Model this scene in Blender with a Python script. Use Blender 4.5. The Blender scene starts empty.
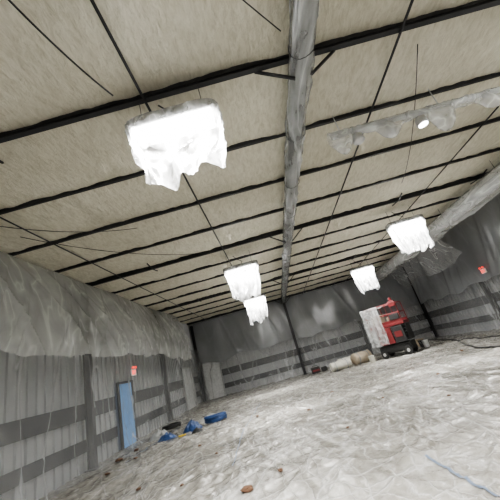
import bpy, bmesh, math, random
from mathutils import Vector, Matrix, noise
random.seed(7)
S=bpy.context.scene
XL,XR,YF,YB,H=-6.3,11.5,-6.0,23.0,5.62
S.view_settings.exposure=0.32
try: S.view_settings.look='AgX - Medium High Contrast'
except Exception: pass

# ---------------- materials ----------------
def newmat(name):
    m=bpy.data.materials.new(name); m.use_nodes=True
    nt=m.node_tree; nt.nodes.clear()
    out=nt.nodes.new('ShaderNodeOutputMaterial')
    return m,nt,out
def N(nt,t,**kw):
    n=nt.nodes.new(t)
    for k,v in kw.items():
        if k in n.inputs: n.inputs[k].default_value=v
        else: setattr(n,k,v)
    return n
def ramp(nt,fac,stops):
    r=nt.nodes.new('ShaderNodeValToRGB')
    el=r.color_ramp.elements
    while len(el)<len(stops): el.new(0.5)
    for e,(p,c) in zip(el,stops):
        e.position=p; e.color=(*c,1) if len(c)==3 else c
    nt.links.new(fac,r.inputs[0]); return r
def coords(nt,scale=(1,1,1),rot=(0,0,0)):
    tc=nt.nodes.new('ShaderNodeTexCoord'); mp=nt.nodes.new('ShaderNodeMapping')
    mp.inputs['Scale'].default_value=scale; mp.inputs['Rotation'].default_value=rot
    nt.links.new(tc.outputs['Object'],mp.inputs[0]); return mp.outputs[0]
def simple(name,col,rough=.6,metal=0,var=.15,scale=6,bump=0.05,emit=None,estr=0):
    m,nt,out=newmat(name)
    p=N(nt,'ShaderNodeBsdfPrincipled',Roughness=rough,Metallic=metal)
    v=coords(nt)
    n=N(nt,'ShaderNodeTexNoise',Scale=scale,Detail=5.0)
    nt.links.new(v,n.inputs['Vector'])
    r=ramp(nt,n.outputs[0],[(.3,tuple(c*(1-var) for c in col)),(.7,tuple(min(1,c*(1+var)) for c in col))])
    nt.links.new(r.outputs[0],p.inputs['Base Color'])
    if bump:
        b=N(nt,'ShaderNodeBump',Strength=bump,Distance=.02)
        nt.links.new(n.outputs[0],b.inputs['Height']); nt.links.new(b.outputs[0],p.inputs['Normal'])
    if emit:
        p.inputs['Emission Color'].default_value=(*emit,1); p.inputs['Emission Strength'].default_value=estr
    nt.links.new(p.outputs[0],out.inputs[0]); return m

def foam_mat():
    m,nt,out=newmat('spray_foam')
    p=N(nt,'ShaderNodeBsdfPrincipled',Roughness=.8)
    v=coords(nt)
    n1=N(nt,'ShaderNodeTexNoise',Scale=.6,Detail=5.0,Roughness=.5)
    nt.links.new(v,n1.inputs['Vector'])
    v2=coords(nt,(5,1.6,3))
    n2=N(nt,'ShaderNodeTexNoise',Scale=3.2,Detail=8.0,Roughness=.72,Distortion=.5)
    nt.links.new(v2,n2.inputs['Vector'])
    n3=N(nt,'ShaderNodeTexNoise',Scale=22.0,Detail=4.0)
    nt.links.new(v,n3.inputs['Vector'])
    r=ramp(nt,n1.outputs[0],[(.25,(.62,.59,.485)),(.5,(.68,.65,.54)),(.75,(.74,.71,.605))])
    r2=ramp(nt,n2.outputs[0],[(.34,(.66,.635,.57)),(.58,(1,1,1))])
    mx=N(nt,'ShaderNodeMixRGB',blend_type='MULTIPLY'); mx.inputs[0].default_value=.65
    nt.links.new(r.outputs[0],mx.inputs[1]); nt.links.new(r2.outputs[0],mx.inputs[2])
    nt.links.new(mx.outputs[0],p.inputs['Base Color'])
    b=N(nt,'ShaderNodeBump',Strength=.8,Distance=.06)
    b2=N(nt,'ShaderNodeBump',Strength=.4,Distance=.02)
    nt.links.new(n2.outputs[0],b.inputs['Height']); nt.links.new(n3.outputs[0],b2.inputs['Height'])
    nt.links.new(b.outputs[0],b2.inputs['Normal']); nt.links.new(b2.outputs[0],p.inputs['Normal'])
    nt.links.new(p.outputs[0],out.inputs[0]); return m

def floor_mat():
    m,nt,out=newmat('plastic_covered_floor')
    p=N(nt,'ShaderNodeBsdfPrincipled',Roughness=.20)
    p.inputs['Specular IOR Level'].default_value=.95
    v=coords(nt)
    n1=N(nt,'ShaderNodeTexNoise',Scale=.45,Detail=7.0,Roughness=.65,Distortion=.6)
    nt.links.new(v,n1.inputs['Vector'])
    n5=N(nt,'ShaderNodeTexNoise',Scale=6.0,Detail=8.0,Roughness=.75,Distortion=1.0)
    nt.links.new(v,n5.inputs['Vector'])
    mixv=N(nt,'ShaderNodeVectorMath',operation='MULTIPLY_ADD'); mixv.inputs[1].default_value=(.5,.5,.3)
    nt.links.new(n1.outputs[1],mixv.inputs[0]); nt.links.new(v,mixv.inputs[2])
    def line(scale,rot,stretch,lo,w,seed):
        mp=nt.nodes.new('ShaderNodeMapping'); mp.inputs['Rotation'].default_value=(0,0,rot); mp.inputs['Location'].default_value=(seed,seed*2,0)
        nt.links.new(mixv.outputs[0],mp.inputs[0])
        mp2=nt.nodes.new('ShaderNodeMapping'); mp2.inputs['Scale'].default_value=(1,stretch,1); nt.links.new(mp.outputs[0],mp2.inputs[0])
        n=N(nt,'ShaderNodeTexNoise',Scale=float(scale),Detail=1.0,Roughness=.4); nt.links.new(mp2.outputs[0],n.inputs['Vector'])
        s=N(nt,'ShaderNodeMath',operation='SUBTRACT'); s.inputs[1].default_value=lo; nt.links.new(n.outputs[0],s.inputs[0])
        a=N(nt,'ShaderNodeMath',operation='ABSOLUTE'); nt.links.new(s.outputs[0],a.inputs[0])
        return ramp(nt,a.outputs[0],[(0,(1,1,1)),(w,(.3,.3,.3)),(w*3,(0,0,0))]),n
    LL=[line(1.1,.35,.14,.5,.008,1.0),line(1.3,-.55,.14,.48,.008,3.0),line(2.0,1.2,.18,.52,.010,5.0),line(3.0,-.2,.14,.5,.012,8.0)]
    acc=LL[0][0].outputs[0]; sm=LL[0][1].outputs[0]
    for l,n in LL[1:]:
        ad=N(nt,'ShaderNodeMixRGB',blend_type='LIGHTEN'); ad.inputs[0].default_value=1
        nt.links.new(acc,ad.inputs[1]); nt.links.new(l.outputs[0],ad.inputs[2]); acc=ad.outputs[0]
        am=N(nt,'ShaderNodeMath',operation='ADD'); nt.links.new(sm,am.inputs[0]); nt.links.new(n.outputs[0],am.inputs[1]); sm=am.outputs[0]
    r=ramp(nt,n1.outputs[0],[(.3,(.205,.197,.175)),(.5,(.30,.29,.262)),(.7,(.41,.40,.37))])
    rd=ramp(nt,n5.outputs[0],[(.36,(.55,.53,.50)),(.58,(1.0,1.0,1.0))])
    my=N(nt,'ShaderNodeMixRGB',blend_type='MULTIPLY'); my.inputs[0].default_value=.75
    nt.links.new(r.outputs[0],my.inputs[1]); nt.links.new(rd.outputs[0],my.inputs[2])
    ms=N(nt,'ShaderNodeMath',operation='MULTIPLY'); ms.inputs[1].default_value=.36; nt.links.new(acc,ms.inputs[0])
    mz=N(nt,'ShaderNodeMixRGB',blend_type='MIX'); mz.inputs[2].default_value=(.72,.73,.73,1)
    nt.links.new(ms.outputs[0],mz.inputs[0]); nt.links.new(my.outputs[0],mz.inputs[1])
    nt.links.new(mz.outputs[0],p.inputs['Base Color'])
    prev=None
    for src,dist,st in ((sm,.22,.6),(acc,.02,.6),(n5.outputs[0],.02,.45)):
        b=N(nt,'ShaderNodeBump',Strength=st,Distance=dist)
        nt.links.new(src,b.inputs['Height'])
        if prev: nt.links.new(prev.outputs[0],b.inputs['Normal'])
        prev=b
    nt.links.new(prev.outputs[0],p.inputs['Normal'])
    nt.links.new(p.outputs[0],out.inputs[0]); return m

def plastic_mat(name,col=(.75,.77,.78),a0=.2,a1=.5,trans=.3,scale=3,rough=.25,bump=.4,stretch=(1,1,1),dist=.05,streak=None,spec=.8):
    """thin plastic film; streak=(scale,stretch,amount,width) adds narrow fold lines"""
    m,nt,out=newmat(name)
    v=coords(nt,stretch)
    n=N(nt,'ShaderNodeTexNoise',Scale=float(scale),Detail=4.0,Roughness=.55,Distortion=.5)
    nt.links.new(v,n.inputs['Vector'])
    b=N(nt,'ShaderNodeBump',Strength=bump,Distance=dist)
    nt.links.new(n.outputs[0],b.inputs['Height'])
    p=N(nt,'ShaderNodeBsdfPrincipled',Roughness=rough); p.inputs['Base Color'].default_value=(*col,1)
    p.inputs['Specular IOR Level'].default_value=spec
    tr=N(nt,'ShaderNodeBsdfTransparent')
    rr=ramp(nt,n.outputs[0],[(.3,(a0,)*3),(.7,(a1,)*3)])
    fac=rr; nrm=b
    if streak:
        sc,st,amt,w=streak
        n2=N(nt,'ShaderNodeTexNoise',Scale=float(sc),Detail=2.0,Roughness=.4,Distortion=.3); nt.links.new(coords(nt,st,(.25,.25,.2)),n2.inputs['Vector'])
        s=N(nt,'ShaderNodeMath',operation='SUBTRACT'); s.inputs[1].default_value=.5; nt.links.new(n2.outputs[0],s.inputs[0])
        a=N(nt,'ShaderNodeMath',operation='ABSOLUTE'); nt.links.new(s.outputs[0],a.inputs[0])
        cr=ramp(nt,a.outputs[0],[(0,(amt,)*3),(w,(amt*.35,)*3),(w*4,(0,0,0))])
        ad=N(nt,'ShaderNodeMixRGB',blend_type='ADD'); ad.inputs[0].default_value=1
        nt.links.new(rr.outputs[0],ad.inputs[1]); nt.links.new(cr.outputs[0],ad.inputs[2]); fac=ad
        b2=N(nt,'ShaderNodeBump',Strength=bump,Distance=.06)
        nt.links.new(n2.outputs[0],b2.inputs['Height']); nt.links.new(b.outputs[0],b2.inputs['Normal']); nrm=b2
    nt.links.new(nrm.outputs[0],p.inputs['Normal'])
    top=p
    if trans>0:
        t=N(nt,'ShaderNodeBsdfTranslucent'); t.inputs[0].default_value=(*col,1)
        m1=N(nt,'ShaderNodeMixShader'); m1.inputs[0].default_value=trans
        nt.links.new(p.outputs[0],m1.inputs[1]); nt.links.new(t.outputs[0],m1.inputs[2]); top=m1
    m2=N(nt,'ShaderNodeMixShader'); nt.links.new(fac.outputs[0],m2.inputs[0])
    nt.links.new(tr.outputs[0],m2.inputs[1]); nt.links.new(top.outputs[0],m2.inputs[2])
    nt.links.new(m2.outputs[0],out.inputs[0]); return m

M_foam=foam_mat(); M_floor=floor_mat()
M_steel=simple('dark_steel',(.026,.026,.029),.5,.3)
M_panel=simple('ribbed_metal_panel',(.40,.41,.42),.45,.1,var=.06,scale=2,bump=0)
M_band=simple('dark_band_paint',(.022,.023,.028),.5,.1)
M_white=simple('white_panel',(.75,.76,.76),.5)
M_sheet=plastic_mat('clear_wall_sheeting',(.64,.655,.66),.12,.34,0,.7,stretch=(1,1,.5),bump=.6,rough=.15,streak=(1.3,(1,1,.22),.28,.014),spec=1)
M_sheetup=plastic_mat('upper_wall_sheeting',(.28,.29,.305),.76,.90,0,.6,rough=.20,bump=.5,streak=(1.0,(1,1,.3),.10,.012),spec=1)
M_drape=plastic_mat('loose_sheeting',(.64,.655,.64),.42,.68,.25,.9,bump=.5,rough=.18,streak=(1.8,(1,1,.25),.22,.015),spec=1)
M_wrap=plastic_mat('pipe_wrap',(.56,.575,.58),.30,.62,0,3,rough=.12,bump=.6,stretch=(1,.4,1),dist=.05,streak=(3.5,(1,.15,1),.35,.02),spec=1)
M_clear=plastic_mat('clear_wrap',(.76,.78,.78),.22,.46,0,2.0,rough=.12,bump=.5,stretch=(1,.5,1),dist=.05,streak=(2.5,(1,.2,1),.35,.02),spec=1)
M_hang=plastic_mat('thin_hanging_film',(.70,.72,.73),.12,.34,0,1.0,rough=.14,bump=.4,stretch=(1,1,.4),streak=(1.8,(1,1,.2),.3,.015),spec=1)
M_cover=plastic_mat('lamp_cover_plastic',(.46,.465,.47),.32,.56,.45,4,rough=.3,bump=.6,streak=(4.0,(1,1,.3),.35,.02))
M_ductmetal=simple('galvanised_duct',(.50,.51,.52),.4,.3)
M_red=simple('red_paint',(.16,.022,.024),.45)
M_black=simple('black_rubber',(.02,.02,.02),.7)
M_led=simple('led_lens',(.9,.9,.9),.4,emit=(1,.99,.96),estr=10)
M_alu=simple('lamp_housing',(.5,.5,.5),.4,.5)
M_blue=simple('blue_plastic',(.02,.055,.16),.4)
M_bluedoor=simple('blue_door',(.12,.28,.54),.4,emit=(.25,.5,.9),estr=.12)  # weak emission paints a blue glow on the door leaf, no lamp there
M_tape=simple('blue_tape',(.13,.17,.24),.5)
M_tan=simple('insulation_tan',(.34,.29,.22),.9,bump=.6)
M_yel=simple('bag_white',(.48,.47,.41),.6,bump=.3)
M_brown=simple('foam_debris',(.12,.065,.038),.9,bump=.6)
M_exit=simple('exit_red',(.8,.05,.04),.4,emit=(1,.08,.05),estr=1.3)
M_yellow=simple('yellow_paint',(.6,.42,.04),.5)

# ---------------- mesh helpers ----------------
def obj(name,verts,faces,mat,parent=None,smooth=False,loc=(0,0,0),rot=(0,0,0)):
    me=bpy.data.meshes.new(name); me.from_pydata([tuple(v) for v in verts],[],faces); me.update()
    if mat:
        for mm in (mat if isinstance(mat,(list,tuple)) else [mat]): me.materials.append(mm)
    if smooth: me.polygons.foreach_set('use_smooth',[True]*len(me.polygons))
    o=bpy.data.objects.new(name,me); S.collection.objects.link(o)
    o.location=loc; o.rotation_euler=rot
    if parent: o.parent=parent
    return o
class G:
    def __init__(s): s.v=[]; s.f=[]
    def box(s,a,b,R=None,o=(0,0,0)):
        i=len(s.v)
        for x in (a[0],b[0]):
            for y in (a[1],b[1]):
                for z in (a[2],b[2]):
                    p=Vector((x,y,z))
                    if R: p=R@p
                    s.v.append(p+Vector(o))
        s.f+=[(i,i+1,i+3,i+2),(i+4,i+6,i+7,i+5),(i,i+4,i+5,i+1),(i+2,i+3,i+7,i+6),(i,i+2,i+6,i+4),(i+1,i+5,i+7,i+3)]
    def bar(s,p,q,w,h):
        p=Vector(p);q=Vector(q); d=q-p; L=d.length
        R=d.to_track_quat('Y','Z').to_matrix()
        s.box((-w/2,0,-h/2),(w/2,L,h/2),R,p)
    def tube(s,pts,r,n=8,cap=True,rf=None):
        pts=[Vector(p) for p in pts]; base=len(s.v)
        for k,p in enumerate(pts):
            d=(pts[min(k+1,len(pts)-1)]-pts[max(k-1,0)]).normalized()
            up=Vector((0,0,1)) if abs(d.z)<.95 else Vector((0,1,0))
            a=d.cross(up).normalized(); b=a.cross(d)
            for j in range(n):
                t=2*math.pi*j/n
                rr=rf(k,t,p) if rf else r
                s.v.append(p+a*math.cos(t)*rr+b*math.sin(t)*rr)
        for k in range(len(pts)-1):
            for j in range(n):
                s.f.append((base+k*n+j,base+k*n+(j+1)%n,base+(k+1)*n+(j+1)%n,base+(k+1)*n+j))
        if cap:
            s.f.append(tuple(base+j for j in range(n))[::-1]); e=base+(len(pts)-1)*n
            s.f.append(tuple(e+j for j in range(n)))
    def make(s,name,mat,parent=None,smooth=False,bevel=0,**k):
        o=obj(name,s.v,s.f,mat,parent,smooth,**k)
        if bevel:
            m=o.modifiers.new('bevel','BEVEL'); m.width=bevel; m.segments=2; m.limit_method='ANGLE'
        return o
def empty(name,loc=(0,0,0),rot=(0,0,0)):
    e=bpy.data.objects.new(name,None); S.collection.objects.link(e); e.location=loc; e.rotation_euler=rot
    e.empty_display_size=.2; return e
def grid(name,nu,nv,fn,mat,parent=None,loc=(0,0,0),flip=False):
    v=[fn(i/nu,j/nv) for j in range(nv+1) for i in range(nu+1)]
    f=[]
    for j in range(nv):
        for i in range(nu):
            a=j*(nu+1)+i; q=(a,a+1,a+nu+2,a+nu+1)
            f.append(q[::-1] if flip else q)
    return obj(name,v,f,mat,parent,True,loc)
def nz(x,y,z=0): return noise.noise(Vector((x,y,z)))
def ridge(x,y,z=0,p=4):
    return max(0,1-abs(nz(x,y,z))*2.2)**p

# ---------------- floor ----------------
def rot2(x,y,a): return x*math.cos(a)+y*math.sin(a),-x*math.sin(a)+y*math.cos(a)
def hfloor(x,y):
    wx=x+.5*nz(x*.5,y*.5,3); wy=y+.5*nz(x*.5,y*.5,9)
    h=0
    for a,s,st,am,sd,pw in ((.3,.9,.14,.036,1,12),(-.5,1.0,.14,.036,4,12),(1.25,1.2,.16,.03,7,11),(.05,2.0,.16,.022,11,9),(-.9,2.4,.18,.02,15,8),(.7,3.6,.2,.014,19,6)):
        u,v=rot2(wx,wy,a); h+=am*ridge(u*s,v*s*st,sd,pw)
    return h+.006*nz(x*2,y*2,2)-.012
def ymap(v):
    if v<.06: return YF+(3.2-YF)*v/.06
    if v<.66: return 3.2+8.3*(v-.06)/.6
    return 11.5+(YB-11.5)*(v-.66)/.34
def ffn(u,v):
    x=XL+(XR-XL)*u; y=ymap(v); return (x,y,hfloor(x,y))
grid('floor',500,480,ffn,M_floor)

# ---------------- ceiling ----------------
PUR=[-4.9+1.6*k for k in range(18)]
def cfn(u,v):
    x=XL+(XR-XL)*u; y=YF+(YB-YF)*v
    t=((y+4.9)/1.6)%1.0
    sag=.07*math.sin(math.pi*t)**.6
    h=-sag+.05*nz(x*1.2,y*.9,5)+.03*nz(x*4,y*2,2)+.015*nz(x*9,y*7,4)
    return (x,y,H+.03+h)
grid('ceiling',260,420,cfn,M_foam,flip=True)

# ---------------- walls ----------------
def wall(name,origin,du,dn,L,mat,pitch=.3):
    pr=[]; s=0
    while s<L:
        pr+=[(s,0),(s+.20,0),(s+.22,.045),(s+.28,.045)]; s+=pitch
    pr=[p for p in pr if p[0]<=L]; pr.append((L,0))
    v=[];f=[]
    o=Vector(origin);du=Vector(du);dn=Vector(dn)
    for s,n in pr:
        for z in (-.05,H+.1): v.append(o+du*s+dn*n+Vector((0,0,z)))
    for i in range(len(pr)-1): f.append((2*i,2*i+2,2*i+3,2*i+1))
    b=len(v)
    for s in (0,L):
        for z in (-.05,H+.1): v.append(o+du*s-dn*.1+Vector((0,0,z)))
    f.append((b,b+1,b+3,b+2))
    return obj(name,v,f,mat)
wall('wall_left',(XL,YF,0),(0,1,0),(1,0,0),YB-YF,M_panel)
wall('wall_back',(XL,YB,0),(1,0,0),(0,-1,0),XR-XL,M_panel)
wall('wall_right',(XR,YF,0),(0,1,0),(-1,0,0),YB-YF,M_panel)
wall('wall_front',(XL,YF,0),(1,0,0),(0,1,0),XR-XL,M_panel)
BANDS=[(.48,.80),(1.34,1.78)]
for nm,fn in (('left',lambda g,a,b:(g.box((XL+.03,YF,a),(XL+.10,11.3,b)),g.box((XL+.03,12.7,a),(XL+.10,YB-.1,b)))),
              ('back',lambda g,a,b:g.box((XL+1.9,YB-.10,a),(XR-.1,YB-.03,b))),
              ('right',lambda g,a,b:g.box((XR-.10,YF,a),(XR-.03,YB-.1,b)))):
    g=G()
    for a,b in BANDS: fn(g,a,b)
    g.make('trim_'+nm,M_band)

# ---------------- roof framing ----------------
rf=empty('roof_framing')
g=G()
for y in PUR:
    if y<YF+.2 or y>YB-.1: continue
    g.box((XL+.1,y-.02,H-.055),(XR-.1,y-.005,H+.04))
    g.box((XL+.1,y-.025,H-.06),(XR-.1,y+.035,H-.05))
g.make('roof_purlins',M_steel,rf)
FR=[-3.3,3.1,9.5,15.9,22.3]
g=G()
for y in FR:
    g.box((XL+.12,y-.04,H-.13),(XR-.12,y+.04,H-.12)); g.box((XL+.12,y-.01,H-.125),(XR-.12,y+.01,H+.0))
g.make('rafter_frames',M_steel,rf)
g=G()
for y in FR:
    for s in (-1,1):
        g.bar((1.4+s*.12,y,H-.50),(1.4+s*.62,y+.05,H-.10),.035,.035)
    for x in (-3.5,5.5,8.5):
        for s in (-1,1): g.bar((x,y+s*.02,H-.12),(x,y+s*.45,H-.06),.03,.03)
g.make('flange_braces',M_steel,rf)
g=G()
for x,r in ((-.9,.02),(3.0,.02),(-4.6,.016),(6.3,.018),(9.9,.018)):
    g.tube([(x,YF+.2,H-.16),(x,YB-.15,H-.16)],r,8)
g.make('electrical_conduit',M_steel,rf,smooth=True)
def column(x,y,dirx):
    g=G()
    if dirx:
        g.box((x-.11,y-.08,.0),(x-.09,y+.08,H-.2)); g.box((x+.09,y-.08,0),(x+.11,y+.08,H-.2)); g.box((x-.1,y-.01,0),(x+.1,y+.01,H-.2))
    else:
        g.box((x-.09,y-.11,0),(x+.09,y-.09,H-.2)); g.box((x-.09,y+.09,0),(x+.09,y+.11,H-.2)); g.box((x-.01,y-.1,0),(x+.01,y+.1,H-.2))
    g.box((x-.16,y-.14,0),(x+.16,y+.14,.03))
    return g.make('steel_column',M_steel)
for y in FR[:4]:
    column(XL+.28,y,True); column(XR-.28,y,True)
for x in (XL+.3,6.4): column(x,YB-.25,False)
for x in (1.4,XR-.5): column(x,YB-.75,False)

# ridge girder wrapped
e=empty('wrapped_ridge_beam',(1.4,0,5.30))
g=G()
g.box((-.09,YF+.1,-.13),(.09,YB-.62,-.11)); g.box((-.09,YF+.1,.11),(.09,YB-.62,.13)); g.box((-.01,YF+.1,-.12),(.01,YB-.62,.12))
g.make('steel_girder',M_steel,e)
g=G(); n=480; pts=[(0,YF+.2+(YB-YF-.9)*k/n,-.02) for k in range(n+1)]
g.tube(pts,.17,40,False,lambda k,t,p: .155+.03*nz(p.y*.6+t*.3,math.cos(t)*1.4,math.sin(t)*1.4)+.04*ridge(p.y*.35,math.cos(t)*2.4+p.y*.3,3+math.sin(t)*2.4,5)+.02*ridge(p.y*.8,math.cos(t)*3.5-p.y*.5,9+math.sin(t)*3.5,5)+.05*max(0,-math.sin(t))**6*max(0,nz(p.y*.9,4,4)+.1))
g.make('plastic_wrap',M_wrap,e,True)
g=G()
for k in range(18):
    y=YF+.8+k*1.6
    g.tube([(math.cos(t)*.18,y+.03*math.sin(t*2),-.02+math.sin(t)*.18) for t in [i*math.pi/8 for i in range(17)]],.006,5,False)
g.make('tape_ties',M_steel,e)

# large duct, wrapped, on the right
e=empty('wrapped_air_duct',(8.3,0,5.02))
g=G(); g.tube([(0,YF+.3+k*1.15,0) for k in range(25)],.26,28)
for k in range(24): g.tube([(0,YF+.3+k*1.15-.03,0),(0,YF+.3+k*1.15+.03,0)],.275,28)
g.make('duct_pipe',M_ductmetal,e,True)
g=G(); n=480; pts=[(0,YF+.3+27.4*k/n,-.02) for k in range(n+1)]
g.tube(pts,.33,44,False,lambda k,t,p:.315+.025*nz(p.y*.6+t*.5,math.cos(t)*1.2,math.sin(t)*1.2)+.03*ridge(p.y*.4,math.cos(t)*2+p.y*.3,math.sin(t)*2,5)+.02*ridge(p.y*.9,math.cos(t)*3.5-p.y*.5,math.sin(t)*3.5,5)+(.10*max(0,-math.sin(t))**3*(1+nz(p.y*.8,1,1))))
g.make('plastic_wrap',M_clear,e,True)
g=G()
for k in range(9):
    y=YF+1.5+k*3.2
    for s in (-1,1): g.tube([(s*.27,y,0),(s*.27,y,.48)],.008,6)
g.make('hanger_rods',M_steel,e)
def dhang(u,v):
    y=13.6+6.5*u; q=v; L=1.25+.4*nz(y*.5,2,1)+.15*math.sin(y*1.3)
    return (.35+.9*q+.06*math.sin(y*4+1.5*nz(y*.6,1,1))*q**.5+.06*nz(y*.6,q*.8,6),y,-.1-L*q)
grid('hanging_sheet',200,30,dhang,M_hang,e)

# cross pipe with hanging plastic (upper right)
e=empty('wrapped_heater_pipe',(0,4.45,5.03))
g=G(); g.tube([(2.0,0,0),(7.4,0,0)],.05,14)
for x in (2.2,4.1,6.0): g.tube([(x,0,.05),(x,0,.45)],.01,6)
for x in (2.1,2.9,3.9,5.0,6.2): g.tube([(x-.05,0,0),(x+.05,0,0)],.07,14)
g.make('pipe',M_ductmetal,e,True)
g=G(); n=300; pts=[(1.95+5.4*k/n,0,-.03) for k in range(n+1)]
g.tube(pts,.1,26,False,lambda k,t,p:.075+.02*nz(p.x*1.8,math.cos(t)*1.5,math.sin(t)*1.5)+.025*ridge(p.x*2.6,t,1,3)+max(0,-math.sin(t))**3*.6*max(0,nz(p.x*2.1,7,0)+.08))
g.make('plastic_wrap',M_clear,e,True)
for i,x in enumerate((2.45,3.05,3.65)):
    g=G(); g.tube([(x,0,-.06),(x,0,-.12),(x,0,-.14),(x,0,-.26),(x,0,-.28)],.05,14,True,lambda k,t,p:[.03,.05,.09,.11,.09][k])
    g.make('heater_head_%d'%(i+1),M_alu,e,True)
g=G(); g.tube([(3.65,0,-.283),(3.65,0,-.295)],.08,14); g.make('lit_lens',M_led,e)

def cable(name,p,q,sag,r=.012,mat=M_steel,n=24):
    p=Vector(p);q=Vector(q); g=G()
    g.tube([p.lerp(q,k/n)-Vector((0,0,sag*4*(k/n)*(1-k/n))) for k in range(n+1)],r,6)
    return g.make(name,mat,smooth=True)
cable('hanging_cable',(-1.75,1.0,H-.15),(-1.15,2.6,5.1),.12)
cable('hanging_cable',(-.5,.9,H-.15),(1.15,2.6,H-.2),.05,.008)
cable('hanging_cable',(-4.9,5.5,H-.15),(-1.2,9.3,H-.2),.25,.008)
cable('hanging_cable',(-5.6,3.5,H-.15),(-2.6,6.4,H-.2),.3,.008)
cable('hanging_cable',(3.4,3.4,H-.15),(5.0,8,H-.2),.2,.008)

# ---------------- draped high bay lights ----------------
LP,PP=400,12
def highbay(x,y,seed,drop=1.0,wd=1.0,z=4.88):
    e=empty('high_bay_light',(x,y,z))
    g=G(); g.box((-.60,-.21,0),(.60,.21,.05))
    for k in range(23): g.box((-.57+k*.052,-.19,.05),(-.562+k*.052,.19,.09))
    g.box((-.25,-.08,.09),(.25,.08,.15))
    g.make('housing',M_alu,e,bevel=.006)
    g=G()
    for s in (-1,1): g.box((-.56,s*.10-.085,-.012),(.56,s*.10+.085,.0))
    g.make('led_lens',M_led,e)
    g=G()
    for s in (-1,1): g.tube([(s*.45,0,.1),(s*.45,0,H-z-.13)],.006,5)
    g.tube([(0,0,.14),(.1,.05,.3),(-.05,.1,.42),(-.2,.1,H-z-.15)],.012,6)
    g.make('hanger_wires',M_steel,e)
    NN=160; R=34
    def fn(u,v):
        t=2*math.pi*u
        c,s_=math.cos(t),math.sin(t)
        a,b=.66,.25
        k=(abs(c)**5+abs(s_)**5)**(-1/5)
        px,py=a*c*k,b*s_*k
        if v<.12:
            q=v/.12
            return (px*(.05+.95*q),py*(.05+.95*q),.17-.05*q*q+.012*nz(px*q*6,py*q*6,seed))
        q=(v-.12)/.88
        L=drop*(.90+.22*nz(c*1.1+seed,s_*1.1,2)+.05*nz(c*4,s_*4,seed))
        fold=.055*q**.6*math.sin(t*9+4*nz(c*2,s_*2,seed)+q*1.2)+.10*q*nz(c*3,s_*3+seed,q*1.5)+.05*ridge(c*4+q,s_*4,q*2+seed,3)*q**.4+.02*nz(c*9,s_*9,q*6+seed)
        taper=(1-.24*q**1.3)
        n=Vector((c/a,s_/b,0)).normalized()
        kk=1-(1-wd)*min(1,q*3)
        return ((px*taper+n.x*fold+.12*q*nz(seed,q*2,5))*kk,py*(1-.05*q)+n.y*fold*1.3+.10*q*nz(seed,q*2,9),.12-L*q)
    grid('plastic_cover',NN,R,fn,M_cover,e)
    ld=bpy.data.lights.new('led_light','AREA'); ld.shape='RECTANGLE'; ld.size=1.1; ld.size_y=.36; ld.energy=LP; ld.color=(1,.985,.95); ld.spread=math.radians(145)
    lo=bpy.data.objects.new('led_light',ld); S.collection.objects.link(lo); lo.parent=e; lo.location=(0,0,-.03)
    pd=bpy.data.lights.new('lamp_glow','POINT'); pd.energy=PP; pd.shadow_soft_size=.14; pd.color=(1,.985,.95)
    po=bpy.data.objects.new('lamp_glow',pd); S.collection.objects.link(po); po.parent=e; po.location=(0,0,-.24)
sd=1.3
for x in (-.5,5.75):
    for y,dr,wd,z in ((-3.3,1.0,1,4.88),(3.12,.85,1,4.86),(10.2,1.3,.9,4.85),(16.2,1.45,.88,4.85)):  # first pair, behind the camera, is unseen and added to light the room
        highbay(x-(.05 if y==3.12 else 0),y,sd,dr,wd,z); sd+=3.71

# ---------------- plastic sheeting ----------------
def crease(a,z,s):
    return .06*abs(nz(a*.8+z*.3,z*.25,s))+.05*ridge(a*1.2+z*.45,z*.15,s+6,5)+.04*ridge(a*.5-z*.8,z*.2,s+9,6)
def lsheet(u,v):
    y=YF+.1+(YB-YF-.2)*u; z=3.5*v+.01
    return (XL+.5+crease(y,z,2)+(.15*(1-v)**10),y,z)
def bsheet(u,v):
    x=XL+.55+(XR-XL-1.1)*u; z=2.75*v+.01
    return (x,YB-.42-crease(x,z,12)*.7-(.1*(1-v)**10),z)
def rsheet(u,v):
    y=YF+.1+(YB-YF-1.1)*u; z=3.2*v+.01
    return (XR-.5-crease(y,z,22)-(.15*(1-v)**10),y,z)
def soft(a,z,s):
    return .12*nz(a*.5+z*.2,z*.15,s)+.04*math.sin(a*4+2*nz(a*.5,z*.2,s+3))*(.5+nz(a*.4,z*.3,s+5))+.05*ridge(a*.8+z*.25,z*.06,s+7,6)+.12
def bup(u,v):
    x=XL+.5+(XR-XL-1.0)*u; top=H-.12; bot=2.45+.35*nz(x*.6,3,0)
    z=bot+(top-bot)*v
    return (x,YB-.44-soft(x,z,32)*.6,z)
def rup(u,v):
    y=YF+.2+(YB-YF-1.3)*u; top=H-.12; bot=2.4+.4*nz(y*.6,3,0)
    z=bot+(top-bot)*v
    return (XR-.56-soft(y,z,42)*1.3,y,z)
def lup(u,v):
    y=YF+.2+24.0*u; top=H-.14
    ph=(y/2.6)%1.0
    bot=3.02+.16*nz(y*.7,3,0)-.16*math.sin(math.pi*ph)+.06*nz(y*3,1,1)-.2*max(0,(y-13)/5)
    z=bot+(top-bot)*v; q=1-v
    out=.05+.60*math.sin(math.pi*min(1,q*.58))+.10*q*math.sin(math.pi*ph)
    d=out+.12*nz(y*.4,z*.25,52)+.10*q**.6*math.sin(y*3.3+z*.7+3*nz(y*.4,z*.2,7))*(.5+nz(y*.5,1,8))+.14*ridge(y*.8+z*.5,z*.08,58,6)*q**.6+.08*ridge(y*1.9-z*1.0,z*.1,61,6)*q**.5
    return (XL+.55+max(.0,d),y,z)
ps=empty('plastic_sheeting')
grid('left_wall_sheet',400,36,lsheet,M_sheet,ps)
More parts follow.
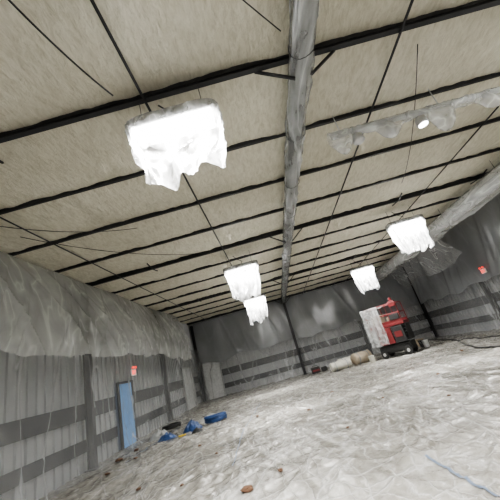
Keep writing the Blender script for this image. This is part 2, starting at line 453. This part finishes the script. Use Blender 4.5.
grid('back_wall_sheet',280,30,bsheet,M_sheet,ps)
grid('right_wall_sheet',360,30,rsheet,M_sheet,ps)
grid('back_upper_sheet',260,30,bup,M_sheetup,ps)
grid('right_upper_sheet',300,30,rup,M_sheetup,ps)
grid('left_eave_drape',520,50,lup,M_drape,ps)

# ---------------- doors, signs ----------------
e=empty('door_1',(XL+.10,12.0,0))
g=G(); g.box((0,-.5,.02),(.05,.5,2.15)); g.make('door_leaf',M_bluedoor,e,bevel=.01)
g=G(); g.box((0,-.58,0),(.09,-.5,2.23)); g.box((0,.5,0),(.09,.58,2.23)); g.box((0,-.58,2.15),(.09,.58,2.23)); g.make('door_frame',M_steel,e)
g=G(); g.tube([(.05,.4,1.0),(.12,.4,1.0),(.12,.28,1.0)],.012,8); g.make('handle',M_alu,e)
e=empty('door_2',(-5.1,YB-.16,0))
g=G(); g.box((-.62,0,.02),(.62,.05,2.5)); g.box((-.5,-.015,.3),(.5,0,1.1)); g.box((-.5,-.015,1.3),(.5,0,2.3)); g.make('door_leaf',M_white,e,bevel=.01)
g=G(); g.box((-.68,-.02,0),(-.62,.06,2.56)); g.box((.62,-.02,0),(.68,.06,2.56)); g.box((-.68,-.02,2.5),(.68,.06,2.56)); g.make('door_frame',M_alu,e)
e=empty('door_3',(XL+.12,20.2,0))
g=G(); g.box((0,-1.0,.02),(.05,1.0,2.4)); 
for k in range(4): g.box((.05,-.93,.12+k*.58),(.065,.93,.6+k*.58))
g.make('door_leaf',M_white,e,bevel=.01)
g=G(); g.box((0,-1.08,0),(.09,-1.0,2.48)); g.box((0,1.0,0),(.09,1.08,2.48)); g.box((0,-1.08,2.4),(.09,1.08,2.48)); g.make('door_frame',M_alu,e)
def exitsign(loc,rz):
    e=empty('exit_sign',loc,(0,0,rz))
    g=G(); g.box((-.17,0,-.11),(.17,.05,.11)); g.make('housing',M_white,e,bevel=.01)
    g=G()
    def L(x,segs):
        for a,b,c,d in segs: g.box((x+a,-.006,b),(x+c,-.001,d))
    L(-.14,[(0,-.07,.02,.07),(0,.05,.06,.07),(0,-.01,.05,.01),(0,-.07,.06,-.05)])
    for s in (1,-1): g.bar((-.045+(-.025*s),-.004,-.07),(-.045+.025*s,-.004,.07),.005,.02)
    L(.005,[(0,-.07,.02,.07)])
    L(.05,[(0,.05,.08,.07),(.03,-.07,.05,.07)])
    g.make('exit_letters',M_exit,e)
    g=G(); g.tube([(-.12,.02,.11),(-.12,.02,.16)],.012); g.make('stem',M_alu,e)
    g=G()
    for s in (-1,1): g.tube([(s*.1,.0,.18),(s*.1,-.05,.17)],.04,12)
    g.make('emergency_heads',M_exit,e)
exitsign((XL+.85,11.4,2.42),math.pi/2)
exitsign((XR-.85,14.6,2.85),-math.pi/2)

# ---------------- scissor lift ----------------
e=empty('scissor_lift',(6.35,17.3,.02),(0,0,math.radians(-38))); e.scale=(.84,.9,.98)
g=G(); g.box((-1.0,-.52,.22),(1.0,.52,.62)); g.box((-.92,-.6,.30),(.92,.6,.52)); g.make('chassis',M_black,e,bevel=.03)
g=G()
for sx in (-.75,.75):
    for sy in (-.56,.56): g.tube([(sx,sy-.1,.22),(sx,sy+.1,.22)],.22,24)
g.make('wheels',M_black,e,bevel=.02)
g=G()
for sx in (-.75,.75):
    for sy in (-.67,.67): g.tube([(sx,sy-.01,.22),(sx,sy+.01,.22)],.09,16)
g.make('wheel_hubs',M_alu,e)
g=G()
for k in range(5):
    z0=.72+k*.17
    for sy in (-.36,.36):
        g.bar((-.85,sy,z0),(.85,sy,z0+.13),.06,.08); g.bar((-.85,sy*.85,z0+.13),(.85,sy*.85,z0),.06,.08)
g.make('scissor_stack',M_black,e)
g=G(); g.box((-1.12,-.6,1.55),(1.12,.6,1.70)); g.make('platform_deck',M_red,e,bevel=.02)
g=G()
for sx in (-1.08,-.36,.36,1.08):
    for sy in (-.57,.57): g.tube([(sx,sy,1.7),(sx,sy,2.75)],.028,8)
for z in (2.2,2.74):
    g.tube([(-1.08,-.57,z),(1.08,-.57,z),(1.08,.57,z),(-1.08,.57,z),(-1.08,-.57,z)],.028,8,False)
g.box((-1.1,-.59,1.7),(1.1,-.575,1.85)); g.box((-1.1,.575,1.7),(1.1,.59,1.85))
g.make('guard_rails',M_red,e,smooth=False)
g=G(); g.box((.25,-.66,.7),(.95,-.56,1.5)); g.box((.4,-.62,1.85),(1.0,-.58,2.15)); g.box((1.03,-.4,.7),(1.12,.4,1.5)); g.make('side_panel',M_black,e,bevel=.02)
g=G(); g.box((.35,-.675,.95),(.8,-.655,1.25)); g.make('decal_plate',M_red,e)
g=G(); g.box((-.75,-.68,.68),(.2,-.55,1.52)); g.make('battery_cover',M_red,e,bevel=.02)
g=G()
for k in range(4): g.box((-.6,-.69,.85+k*.08),(-.1,-.68,.88+k*.08))
g.make('vent_louvres',M_black,e)
g=G(); g.box((.6,-.45,2.55),(1.0,-.1,2.85)); g.tube([(.8,-.28,2.85),(.8,-.28,3.05)],.09,14); g.make('control_box',M_red,e,bevel=.02)
g=G(); g.box((-.9,-.3,1.7),(-.2,.3,2.3)); g.box((.1,-.3,1.7),(.8,.2,2.05)); g.make('tool_crate',M_tan,e,bevel=.02)
def ldr2(u,v):
    x=-1.25+1.15*u
    s=v*3.3
    if s<1.25: y=.62-s; z=2.79+.03*nz(x*4,y*4,1)-.12*math.sin(math.pi*s/1.25)
    else:
        q=s-1.25; y=-.72-.10*q*.5+.05*nz(x*5,q,2)+.05*q*math.sin(x*17+q); z=2.77-q*(1+.06*nz(x*4,0,7))
    return (x+.04*nz(x,s*2,5),y,z)
grid('plastic_drape_over_rails',40,60,ldr2,M_clear,e)

def roll(loc,rz,L,R,mat,seed):
    e=empty('insulation_roll',loc,(0,0,rz))
    g=G(); n=26
    g.tube([(-L/2+L*k/n,0,R*.96) for k in range(n+1)],R,26,True,lambda k,t,p:R*(.94+.10*nz(k*.4,math.cos(t)*2,seed+math.sin(t)*2))*(.86 if k in(0,n) else 1))
    g.make('roll_body',mat,e,True)
    g=G(); pts=[]
    for i in range(60):
        t=i*.42; r=R*.12+R*.75*i/60
        pts.append((L/2+.004,math.cos(t)*r,R*.96+math.sin(t)*r))
    g.tube(pts,.012,5); g.make('spiral_end',M_brown,e)
    g=G()
    for x in (-L*.28,L*.28):
        g.tube([(x,math.cos(t)*R*1.0,R*.96+math.sin(t)*R*1.0) for t in [i*math.pi/10 for i in range(21)]],.015,5,False)
    g.make('straps',M_tape,e)
roll((3.25,18.3,.02),math.radians(8),1.2,.25,M_yel,1)
roll((4.6,18.6,.02),math.radians(20),1.15,.33,M_tan,2)
roll((4.0,19.6,.02),math.radians(5),1.3,.26,M_yel,3)
e=empty('spray_equipment_case',(2.2,20.6,.02))
g=G(); g.box((-.45,-.2,0),(.1,.2,.36)); g.box((.2,-.2,0),(.55,.15,.26)); g.make('case_body',M_black,e,bevel=.03)
g=G(); g.tube([(-.35,-.0,.36),(-.35,0,.44),(0,0,.44),(0,0,.36)],.015,8); g.make('case_handle',M_black,e)
g=G(); g.box((-.4,-.215,.12),(.05,-.2,.22)); g.make('latch_plate',M_red,e)
def bucket(loc,mat):
    e=empty('plastic_bucket',loc)
    g=G(); g.tube([(0,0,0),(0,0,.02),(0,0,.3),(0,0,.33),(0,0,.37)],.15,24,True,lambda k,t,p:[.13,.135,.15,.16,.16][k]); g.make('pail',mat,e,bevel=.004)
    g=G(); g.tube([(.16*math.cos(t),0,.33-.14*math.sin(t)) for t in [i*math.pi/12 for i in range(13)]],.006,5)
    g.make('bail_handle',M_alu,e,loc=(0,-.17,0))
bucket((4.75,17.2,.02),M_yel); bucket((8.1,18.4,.02),M_black); bucket((8.0,17.7,.02),M_white)
e=empty('cardboard_box',(8.3,19.4,.02),(0,0,.4))
g=G(); g.box((-.3,-.25,0),(.3,.25,.4)); g.make('carton',M_tan,e,bevel=.01)
g=G(); g.box((-.3,-.42,.39),(.3,-.25,.40)); g.bar((-.3,.0,.41),(.3,.0,.41),.05,.004); g.make('flap_and_tape',M_tan,e)

def coil(loc,R,turns,mat,r,seed):
    g=G(); pts=[]
    n=int(turns*28)
    for i in range(n):
        t=i/28*2*math.pi; rr=R*(1+.12*nz(i*.05,seed,0))
        pts.append((math.cos(t)*rr*1.25+.05*nz(i*.02,1,seed),math.sin(t)*rr+.06*nz(i*.03,4,seed),r+.02+.045*(i/28)*.6+.012*math.sin(i*.5)))
    g.tube(pts,r,8); return g.make('hose_coil',mat,smooth=True,loc=loc)
coil((-2.85,11.9,.02),.30,6,M_blue,.04,3)
coil((-5.0,13.2,.02),.28,4,M_black,.03,5)
def heap(name,loc,a,b,h,mat,seed):
    def fn(u,v):
        t=2*math.pi*u; r=v
        rr=1+.25*nz(math.cos(t)*1.4,math.sin(t)*1.4,seed)
        z=h*(1-r**2)*(.75+.5*nz(r*math.cos(t)*3,r*math.sin(t)*3,seed))+h*.5*ridge(r*math.cos(t)*2.5,r*math.sin(t)*2.5,seed,3)*(1-r)
        return (a*r*rr*math.cos(t),b*r*rr*math.sin(t),max(.0,z)+.005)
    return grid(name,60,16,fn,mat,loc=loc)
heap('blue_tarp',(-3.65,11.6,.0),.38,.28,.28,M_blue,5)
heap('crumpled_plastic',(-3.3,12.9,.0),.6,.3,.2,M_drape,8)
heap('crumpled_plastic',(-5.0,11.9,.0),.4,.35,.25,M_drape,9)
heap('blue_tarp',(-4.45,11.2,.0),.32,.22,.18,M_blue,12)
heap('black_bag',(-3.3,10.95,.0),.2,.14,.12,M_black,15)
e=empty('work_glove',(-3.8,10.8,.03),(0,0,.4))
g=G(); g.box((-.1,-.05,0),(.05,.05,.04))
for k in range(4): g.box((.05,-.05+k*.026,.003),(.13+.01*(k%2),-.03+k*.026,.03))
g.box((-.03,.05,.0),(.03,.1,.03)); g.make('glove_body',M_yellow,e,bevel=.01)

def chunk(loc,r,mat,seed):
    bm=bmesh.new(); bmesh.ops.create_icosphere(bm,subdivisions=3,radius=r)
    for v in bm.verts:
        n=1+.45*noise.noise(v.co/r*1.3+Vector((seed,0,0)))+.2*noise.noise(v.co/r*4)
        v.co=Vector((v.co.x*n*1.3,v.co.y*n,max(-r*.25,v.co.z*n*.55)))
    me=bpy.data.meshes.new('foam_scrap'); bm.to_mesh(me); bm.free(); me.materials.append(mat)
    o=bpy.data.objects.new('foam_scrap',me); S.collection.objects.link(o); o.location=(loc[0],loc[1],r*.25+.012+max(0,hfloor(*loc))); o.rotation_euler=(0,0,seed)
for i,(x,y,r) in enumerate([(-.93,4.95,.07),(-.45,5.35,.04),(-5.3,9.6,.08),(-5.2,10.5,.07),(-4.6,9.2,.04),(-1.9,7.4,.03),(.9,6.6,.03),(-2.6,8.6,.04),(2.2,8.3,.035),(.4,9.4,.04),(-3.2,6.4,.04),(4.2,9.4,.04),(6.8,12.5,.05),(-4.9,8.3,.05),(-2.2,5.9,.03),(1.4,11.2,.045),(3.1,6.9,.03),(-1.2,10.6,.04)]):
    chunk((x,y),r,M_brown,i*1.7)

def strip(name,pts,w,mat):
    v=[];f=[]; P=[]
    for a,b in zip(pts[:-1],pts[1:]):
        for k in range(60): P.append(Vector(a).lerp(Vector(b),k/60))
    P.append(Vector(pts[-1]))
    for i,p in enumerate(P):
        d=(P[min(i+1,len(P)-1)]-P[max(0,i-1)]).normalized(); s=Vector((-d.y,d.x))*w/2
        for q in (p-s,p+s): v.append((q.x,q.y,hfloor(q.x,q.y)+.01))
    for i in range(len(P)-1): f.append((2*i,2*i+1,2*i+3,2*i+2))
    return obj(name,v,f,mat,smooth=True)
strip('floor_tape',[(1.44,4.5),(1.52,3.0)],.035,M_tape)
strip('floor_tape',[(-1.35,6.2),(-1.5,9.0),(-1.3,14.0)],.022,M_tape)
strip('floor_tape',[(-4.9,9.2),(-4.7,13.5)],.035,M_tape)
def cord(pts,r,mat,name='extension_cord'):
    P=[]
    for a,b in zip(pts[:-1],pts[1:]):
        for k in range(16):
            q=Vector(a).lerp(Vector(b),k/16); x=q.x+.12*nz(q.x*.8,q.y*.8,6); P.append((x,q.y,r+hfloor(x,q.y)+.01))
    g=G(); g.tube(P,r,6); g.make(name,mat,smooth=True)
cord([(10.2,21.5),(9.2,17),(7.3,12.5),(7.2,11.2),(8.6,10)],.03,M_black)
cord([(9.0,17),(9.1,15),(9.4,13.5)],.025,M_black)

# camera
th=math.radians(20.8); r=math.radians(15.5)
F=Vector((0,math.cos(th),math.sin(th))); U=Vector((0,-math.sin(th),math.cos(th))); Rr=Vector((1,0,0))
cx=math.cos(r)*Rr-math.sin(r)*U; cy=math.sin(r)*Rr+math.cos(r)*U
M=Matrix((cx,cy,-F)).transposed().to_4x4(); M.translation=Vector((0,0,1.6))
cam=bpy.data.cameras.new('camera'); co=bpy.data.objects.new('camera',cam); S.collection.objects.link(co)
cam.sensor_width=36; cam.lens=290/500*36; cam.clip_start=.05; co.matrix_world=M; S.camera=co
w=bpy.data.worlds.new('world'); S.world=w; w.use_nodes=True; w.node_tree.nodes['Background'].inputs[0].default_value=(.5,.55,.6,1); w.node_tree.nodes['Background'].inputs[1].default_value=.3
